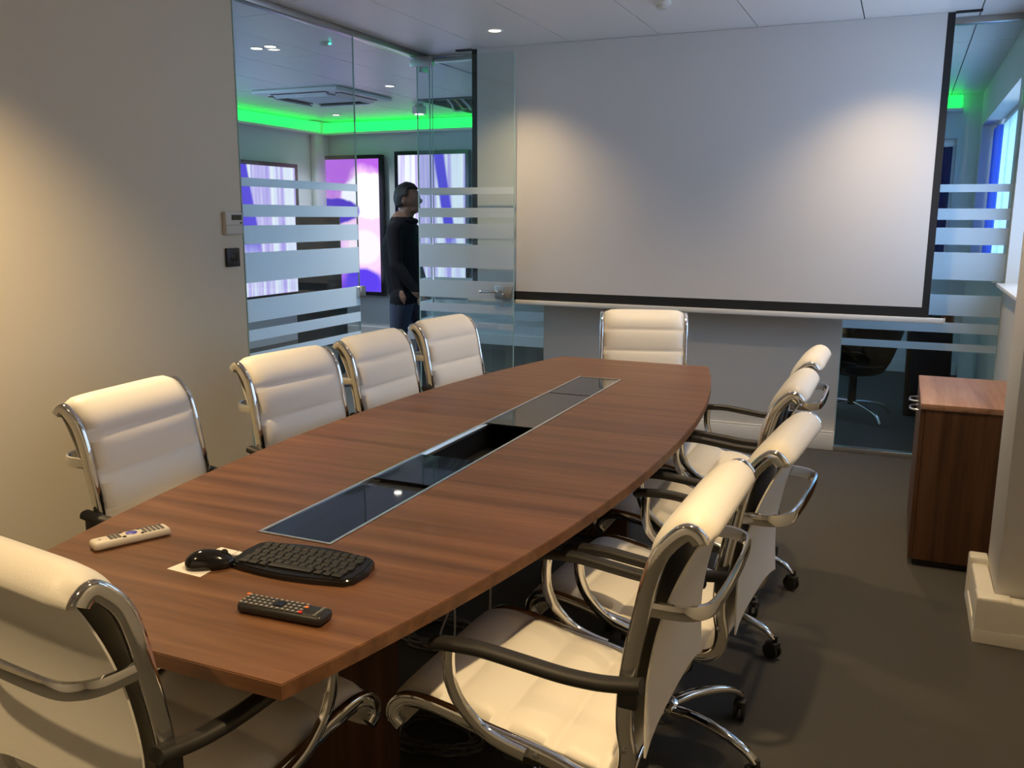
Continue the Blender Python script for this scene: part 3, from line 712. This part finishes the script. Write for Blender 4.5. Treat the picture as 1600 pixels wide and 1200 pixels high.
def img_face(N, L, tc, sp):
    x, y = sp.outputs['X'], sp.outputs['Z']
    nz = N.new('ShaderNodeTexNoise'); nz.inputs['Scale'].default_value = 5; nz.inputs['Detail'].default_value = 5; L.new(tc.outputs['Generated'], nz.inputs['Vector'])
    base = ramp(N, L, mathn(N, L, 'ADD', y, mathn(N, L, 'MULTIPLY', nz.outputs['Fac'], .35)), [(.18, (.12, .06, .75)), (.30, (.34, .10, .80)), (.45, (.66, .35, .95)), (.75, (.72, .40, .72)), (1.15, (.45, .12, .72))])
    c = mixc(N, L, ell(N, L, x, y, .78, .50, .42, .42, .25, nz.outputs['Fac']), base, (.95, .62, .90))
    c = mixc(N, L, ell(N, L, x, y, .85, .72, .45, .17, .15, nz.outputs['Fac']), c, (.92, .90, 1.0))
    c = mixc(N, L, ell(N, L, x, y, .75, .34, .26, .13, .2), c, (.98, .80, .94))
    c = mixc(N, L, ell(N, L, x, y, .28, .61, .40, .10, .15, nz.outputs['Fac']), c, (.07, .03, .55))
    c = mixc(N, L, ell(N, L, x, y, .70, .08, .30, .10, .3, nz.outputs['Fac']), c, (.10, .05, .75))
    return c, 1.2
def img_drape(blue0, blue1, s):
    def f(N, L, tc, sp):
        x, y = sp.outputs['X'], sp.outputs['Z']
        w = N.new('ShaderNodeTexNoise'); w.inputs['Scale'].default_value = 1; w.inputs['Detail'].default_value = 3
        mp = N.new('ShaderNodeMapping'); mp.inputs['Scale'].default_value = (14, 14, .6); L.new(tc.outputs['Generated'], mp.inputs[0]); L.new(mp.outputs[0], w.inputs['Vector'])
        base = ramp(N, L, w.outputs['Fac'], [(.32, (.42, .36, .85)), (.45, (.60, .52, .92)), (.55, (.74, .80, 1.0)), (.68, (.88, .92, 1.0))])
        xs = mathn(N, L, 'ADD', x, mathn(N, L, 'MULTIPLY', y, .28))
        m1 = N.new('ShaderNodeMapRange'); L.new(xs, m1.inputs[0]); m1.inputs[1].default_value = blue0; m1.inputs[2].default_value = blue0+.03
        m2 = N.new('ShaderNodeMapRange'); L.new(xs, m2.inputs[0]); m2.inputs[1].default_value = blue1; m2.inputs[2].default_value = blue1-.03
        up = N.new('ShaderNodeMapRange'); L.new(y, up.inputs[0]); up.inputs[1].default_value = .25; up.inputs[2].default_value = .45
        return mixc(N, L, mathn(N, L, 'MULTIPLY', mathn(N, L, 'MULTIPLY', m1.outputs[0], m2.outputs[0]), up.outputs[0]), base, (.10, .07, .72)), s
    return f
MT['img2'] = pictured('display_picture_face', img_face); MT['img1'] = pictured('display_picture_drape', img_drape(.10, .50, 1.1)); MT['img3'] = pictured('display_picture_pale', img_drape(.80, .98, 1.1))
def display(label, loc, rz, w, h, img):
    t = thing('wall_display', label, 'display', loc, rz)          # local: faces -y
    bz = .045
    box('housing', -w/2, w/2, -.055, 0, 0, h, 'plastic', t, .004)
    bm = bmesh.new()
    for x0, x1, z0, z1 in ((-w/2, w/2, 0, bz), (-w/2, w/2, h-bz, h), (-w/2, -w/2+bz, bz, h-bz), (w/2-bz, w/2, bz, h-bz)): bm_box(bm, x0, x1, -.068, -.055, z0, z1, .003, 1)
    link('bezel', from_bm(bm), 'gloss', t, 35); box('screen_panel', -w/2+bz, w/2-bz, -.0585, -.0555, bz, h-bz, img, t); return t
display('tall display showing a pink and purple close-up picture on the office back wall', (-5.02, OYB-.03, .52), 0, .99, 1.68, 'img2')
display('tall display showing pale blue drapes behind the standing person', (-3.86, OYB-.03, .55), 0, .98, 1.68, 'img3')
display('tall display with a dark blue stripe picture on the office side wall', (OXL+.03, 5.45, .55), PI/2, 1.15, 1.52, 'img1')
for o in [x for x in COL.objects if x.name.startswith('wall_display')]:   # wall brackets
    box('wall_bracket', -.25, .25, 0, .0305, .5, 1.0, 'plastic', o)
# green lit cornice
gc = thing('light_cornice', 'pale cornice with a glowing green strip along the office back wall', 'cornice light', (-1.9, OYB, 2.44))
box('ledge', OXL+1.9, 3.55, -.14, 0, 0, .03, 'white', gc, .006); box('led_strip', OXL+1.9+.02, 3.54, -.10, -.07, .035, .145, 'green', gc, .01)
gc2 = thing('light_cornice', 'pale cornice with a glowing green strip along the office side wall', 'cornice light', (OXL, 3.0, 2.44))
box('ledge', 0, .14, -3.3, 3.52, 0, .03, 'white', gc2, .006); box('led_strip', .07, .10, -3.29, 3.50, .035, .145, 'green', gc2, .01)
# air conditioning cassette
ac = thing('air_conditioner', 'square white ceiling cassette air conditioner beyond the side glass', 'air conditioner', (-3.89, 4.55, CZ-.001))
bm = bmesh.new(); h = .475
bm_box(bm, -h, h, -h, h, -.035, 0, .02, 3); link('fascia', from_bm(bm), 'acwhite', ac, 40)
gr = box('return_grille', -.26, .26, -.26, .26, -.042, -.034, 'acgrey', ac, .004)
for k in range(9): box('grille_bar', -.25, .25, -.24+k*.058, -.225+k*.058, -.046, -.041, 'acwhite', gr)
for k in range(4):
    a_ = k*PI/2; bm = bmesh.new(); bm_box(bm, -.30, .30, .33, .41, -.042, -.034, .003, 1, Matrix.Rotation(a_, 4, 'Z')); sl = link('air_slot', from_bm(bm), 'plastic', ac)
    bm = bmesh.new(); bm_box(bm, -.29, .29, -.03, .03, -.004, .004, .002, 1, Matrix.Rotation(a_, 4, 'Z') @ Matrix.Translation((0, .36, -.052)) @ Matrix.Rotation(.5, 4, 'X')); link('louvre', from_bm(bm), 'acwhite', sl)
# lifted ceiling panel with cables
hp_ = thing('ceiling_opening', 'open ceiling bay with loose yellow cables above the office', 'ceiling opening', (-2.956, 5.8, CZ))
box('edge_frame', -.30, -.27, -.58, .58, -.012, .03, 'plastic', hp_); box('edge_frame', .27, .30, -.58, .58, -.012, .03, 'plastic', hp_); box('edge_frame', -.27, .27, -.58, -.55, -.012, .03, 'plastic', hp_)
for k in range(5):
    x = -.2+.1*k; tube('loose_cable', [(x, -.55, .16), (x+.06, -.2, .02-.02*(k % 3)), (x-.05, .15, -.03+.02*(k % 2)), (x+.04, .4, .05), (x, .55, .18)], .012, 'cable_y' if k % 2 else 'cable_w', hp_, 6, 6)
hl = thing('hanging_lamp', 'loose downlight dangling beside the open ceiling bay', 'lamp', (-3.42, 5.55, CZ))
lathe('shade', [(.05, -.10), (.075, -.09), (.075, -.03), (.03, 0)], 'lightgrey', hl, 20); lathe('lamp_disc', [(.045, -.102), (.045, -.0995)], 'lamp_o', hl, 18)
# curtains
def curtain(name, label, a, b, z0, z1, axis, pos, amp, waves, mat):
    bm = bmesh.new(); n = int(waves*8); A = []
    for k in range(n+1):
        q = a+(b-a)*k/n; p = pos+amp*math.sin(2*PI*k/8)+amp*.4*math.sin(k*.77)
        A.append([bm.verts.new((p, q, z) if axis == 'x' else (q, p, z)) for z in (z0, z1)])
    for P, Q in zip(A, A[1:]): bm.faces.new((P[0], Q[0], Q[1], P[1]))
    r = bmesh.ops.extrude_face_region(bm, geom=list(bm.faces))
    for v in [g for g in r['geom'] if isinstance(g, bmesh.types.BMVert)]:
        if axis == 'x': v.co.x += .003
        else: v.co.y += .003
    c = thing(name, label, 'curtain', ((pos, (a+b)/2, z0) if axis == 'x' else ((a+b)/2, pos, z0)))
    o = link('cloth', from_bm(bm), mat, c, 60); o.location = (-c.location[0], -c.location[1], -c.location[2])
    L_ = abs(b-a)/2-.002
    rr = box('rail', -.012 if axis == 'x' else -L_, .012 if axis == 'x' else L_, -L_ if axis == 'x' else -.012, L_ if axis == 'x' else .012, z1-z0, z1-z0+.025, 'white', c)
    return c
curtain('curtain', 'gathered blue curtain at the end of the office outer window', 5.95, 6.42, 1.13, 2.26, 'x', 1.93, .022, 6, 'curtain')
curtain('curtain', 'pale sheer curtain across the middle of the office outer window', 4.6, 5.90, 1.13, 2.26, 'x', 1.95, .012, 12, 'blind')
curtain('curtain', 'navy curtain hanging inside the office back window', .40, 1.60, .98, 2.14, 'y', OYB+.045, .014, 14, 'curtain_d')
# tub chair
tc_ = thing('swivel_chair', 'black swivel tub chair with slim chrome feet beyond the far glass', 'chair', (.98, 4.30, 0), math.radians(100))
bm = bmesh.new(); n = 28; rings = []
for i in range(7):
    f = i/6; z = .36+.46*f; row = []
    for k in range(n+1):
        a_ = PI*.30+2*PI*.70*k/n; R0 = .20+.14*f**.7; top_ = 1.0-.35*f*(abs(k/n-.5)*2)**3
        row.append(bm.verts.new((R0*math.cos(a_), R0*math.sin(a_)*1.05, .36+(z-.36)*top_)))
    rings.append(row)
for A_, B_ in zip(rings, rings[1:]):
    for k in range(n): bm.faces.new((A_[k], A_[k+1], B_[k+1], B_[k]))
bmesh.ops.solidify(bm, geom=list(bm.faces), thickness=.04)
link('shell', from_bm(bm), 'black', tc_, 60)
lathe('seat', [(.17, .34), (.21, .36), (.24, .42), (.20, .455)], 'black', tc_, 28); lathe('column', [(.03, .10), (.03, .34)], 'plastic', tc_, 16)
for k in range(4):
    a_ = k*PI/2+.5; c, s = math.cos(a_), math.sin(a_)
    lg = tube('foot', [(.02*c, .02*s, .12), (.15*c, .15*s, .105), (.28*c, .28*s, .075), (.33*c, .33*s, .03), (.335*c, .335*s, .004)], .012, 'chrome', tc_, 8, 4)
lb = thing('leaning_board', 'flat black panel leaning in the office behind the walnut cabinet', 'panel', (1.50, 4.55, 0), math.radians(12))
bm = bmesh.new(); bm_box(bm, -.16, .16, -.02, .02, 0, .86, .008, 2, Matrix.Rotation(-.12, 4, 'X')); o = link('board', from_bm(bm), 'plastic', lb, 40); o.location.z = .003
bm = bmesh.new(); bm_box(bm, -.14, .14, -.024, -.019, .05, .80, .002, 1, Matrix.Rotation(-.12, 4, 'X')); o = link('board_face', from_bm(bm), 'lid', lb); o.location.z = .003
bm = bmesh.new(); bm_box(bm, .06, .10, .0, .03, 0, .80, .004, 1, Matrix.Rotation(.22, 4, 'X')); o = link('stay', from_bm(bm), 'plastic', lb); o.location = (0, .22, .01)
# dark stand behind the striped glass
bs = thing('presentation_stand', 'black upright panel on a splayed stand behind the striped glass', 'stand', (-3.45, 3.78, 0), math.radians(24))
box('panel', -.19, .19, -.03, .03, .72, 1.50, 'black', bs, .012); box('tray', -.20, .26, -.11, .05, .69, .725, 'plastic', bs, .006)
box('lower_panel', -.21, .23, -.03, .03, .34, .69, 'black', bs, .012); lathe('post', [(.03, .02), (.03, .36)], 'plastic', bs, 14, Matrix.Translation((.17, 0, 0)))
lathe('foot_plate', [(.20, 0), (.20, .012), (.03, .022)], 'plastic', bs, 28, Matrix.Translation((.17, 0, 0)))

# ------------------------------------------------------------------ person beyond the door
def person():
    # faces +x locally; y is the left side
    J = {}; E_ = []; rad = {}
    def ad(n, p, r, link_to=None, r2=None):
        J[n] = (p, (r, r2 or r))
        if link_to: E_.append((link_to, n))
    ad('pelvis', (-.01, 0, .90), .135, None, .165)
    ad('waist', (-.035, 0, 1.06), .145, 'pelvis', .165); ad('chest', (-.05, 0, 1.23), .150, 'waist', .175); ad('upper', (-.03, 0, 1.375), .108, 'chest', .155)
    ad('neck', (.005, 0, 1.475), .055, 'upper'); ad('headb', (.03, 0, 1.55), .06, 'neck')
    for s, n in ((1, 'l'), (-1, 'r')):
        ad(n+'sh', (-.02, s*.185, 1.375), .062, 'upper')
        fwdk = .10 if s < 0 else .02
        ad(n+'el', (-.03+fwdk*.4, s*.235, 1.11), .052, n+'sh'); ad(n+'wr', (.05+fwdk*1.3, s*.215, .90), .036, n+'el')
        st = .11*s
        ad(n+'hip', (.0, s*.09, .86), .098, 'pelvis'); ad(n+'kn', (.03+st*.7, s*.095, .48), .066, n+'hip'); ad(n+'an', (-.03+st*1.4, s*.095, .09), .045, n+'kn')
        ad(n+'toe', (.13+st*1.4, s*.11, .04), .036, n+'an')
    bm = bmesh.new()
    def blob(c, r, sub=3, fn=None):
        ret = bmesh.ops.create_icosphere(bm, subdivisions=sub, radius=1)
        for v in ret['verts']:
            p = Vector((v.co.x*r[0], v.co.y*r[1], v.co.z*r[2]))
            if fn: p = fn(p)
            v.co = p+Vector(c)
    def limb(a, b):
        (pa, ra), (pb_, rb) = J[a], J[b]; pa, pb_ = Vector(pa), Vector(pb_); k = 8; rings = []
        t = (pb_-pa).normalized(); ax = Vector((1, 0, 0)) if abs(t.x) < .8 else Vector((0, 0, 1)); u_ = (ax-t*ax.dot(t)).normalized(); v_ = t.cross(u_)
        for q in range(k+1):
            f = q/k; f2 = f*f*(3-2*f); c = pa.lerp(pb_, f); r0 = ra[0]*(1-f2)+rb[0]*f2; r1 = ra[1]*(1-f2)+rb[1]*f2
            rings.append([bm.verts.new(c+u_*r0*math.cos(w)+v_*r1*math.sin(w)) for w in [2*PI*z/18 for z in range(18)]])
        for A, B in zip(rings, rings[1:]):
            for z in range(18): bm.faces.new((A[z], A[(z+1) % 18], B[(z+1) % 18], B[z]))
        bm.faces.new(rings[0][::-1]); bm.faces.new(rings[-1])
    for a, b in E_: limb(a, b)
    for n_, (p, r) in J.items(): blob(p, (r[0], r[1], min(r)*1.0), 2)
    # head
    blob((.025, 0, 1.610), (.098, .076, .112), 3, lambda p: Vector((p.x*(1 if p.z > -.03 else 1-.9*(-.03-p.z)), p.y*(1 if p.z > -.03 else 1+4.0*(p.z+.03)), p.z)))
    blob((.078, 0, 1.535), (.040, .045, .035)); blob((.128, 0, 1.598), (.020, .014, .022)); blob((.112, 0, 1.555), (.016, .026, .010))
    for s in (1, -1):
        blob((.02, s*.078, 1.600), (.018, .010, .030)); blob((.105, s*.032, 1.628), (.012, .018, .007))
        # hands with five fingers
        wr = Vector(J['l' if s > 0 else 'r'][0]) if False else Vector(J[('l' if s > 0 else 'r')+'wr'][0])
        el = Vector(J[('l' if s > 0 else 'r')+'el'][0]); dr = (wr-el).normalized(); sd_ = Vector((dr.z, 0, -dr.x)).normalized()*-1
        pc = wr+dr*.055; blob(pc, (.034, .020, .048))
        for q, (off, ln) in enumerate(((-.026, .062), (-.009, .074), (.009, .070), (.025, .054))):
            p0 = pc+sd_*off+dr*.03; p1 = p0+dr*ln*.55+Vector((0, -s*.006, 0)); p2 = p1+dr*ln*.45+Vector((0, -s*.020, 0))
            bm_sweep(bm, [p0, p1, p2], circ(.0098, 8))
        p0 = pc-sd_*.028-dr*.015; bm_sweep(bm, [p0, p0-sd_*.018+dr*.025, p0-sd_*.020+dr*.055], circ(.0108, 8))
    bmesh.ops.recalc_face_normals(bm, faces=bm.faces)
    me2 = bpy.data.meshes.new('p2'); bm.to_mesh(me2); bm.free()
    o2 = bpy.data.objects.new('p2', me2); COL.objects.link(o2); rm = o2.modifiers.new('r', 'REMESH'); rm.mode = 'VOXEL'; rm.voxel_size = .008; rm.use_smooth_shade = True
    sm = o2.modifiers.new('s', 'SMOOTH'); sm.factor = .5; sm.iterations = 3
    bpy.context.view_layer.update(); me3 = bpy.data.meshes.new_from_object(o2.evaluated_get(bpy.context.evaluated_depsgraph_get())); bpy.data.objects.remove(o2)
    bm = bmesh.new(); bm.from_mesh(me3); seen = set(); comps = []
    for v in bm.verts:
        if v in seen: continue
        st = [v]; seen.add(v); cp = []
        while st:
            q = st.pop(); cp.append(q)
            for e in q.link_edges:
                w_ = e.other_vert(q)
                if w_ not in seen: seen.add(w_); st.append(w_)
        comps.append(cp)
    comps.sort(key=len, reverse=True)
    for cp in comps[1:]: bmesh.ops.delete(bm, geom=cp, context='VERTS')
    bm.to_mesh(me3); bm.free()
    me3.materials.clear()
    for k in ('backlit_skin', 'coat', 'denim', 'plastic'): me3.materials.append(MT[k])
    lw, rw = J['lwr'][0], J['rwr'][0]
    for p in me3.polygons:
        c = p.center; hand = any((Vector(w)-c).length < .17 and c.z < w[2]+.01 and abs(c.y) > .165 for w in (lw, rw))
        p.material_index = 0 if (c.z > 1.475 or hand) else 3 if c.z < .10 else 2 if c.z < .80 else 1
    me3.shade_smooth(); return me3
pr = thing('person', 'person in a black jacket and dark trousers standing sideways beyond the glass door', 'person', (-2.36, 3.42, 0), math.radians(8))
link('body', person(), None, pr)
bm = bmesh.new(); bmesh.ops.create_icosphere(bm, subdivisions=4, radius=1)
for v in list(bm.verts):
    p = v.co
    if p.z < -.62 or (p.x > .30 and p.z < .55) or (p.x > -.05 and p.z < .10): bm.verts.remove(v)
for v in bm.verts: v.co = Vector((v.co.x*.110+.018, v.co.y*.088, v.co.z*.122+1.622))+v.co*.003*math.sin(40*v.co.x+31*v.co.z)
bmesh.ops.solidify(bm, geom=list(bm.faces), thickness=.012); link('hair', from_bm(bm), 'hair', pr, 80)
bm = bmesh.new(); bm_sweep(bm, [Vector((.005+.075*math.cos(2*PI*k/24), .082*math.sin(2*PI*k/24), 1.455+.015*math.cos(2*PI*k/24+PI))) for k in range(24)], circ(.022, 8), closed=True); link('collar', from_bm(bm), 'coat', pr, 60)
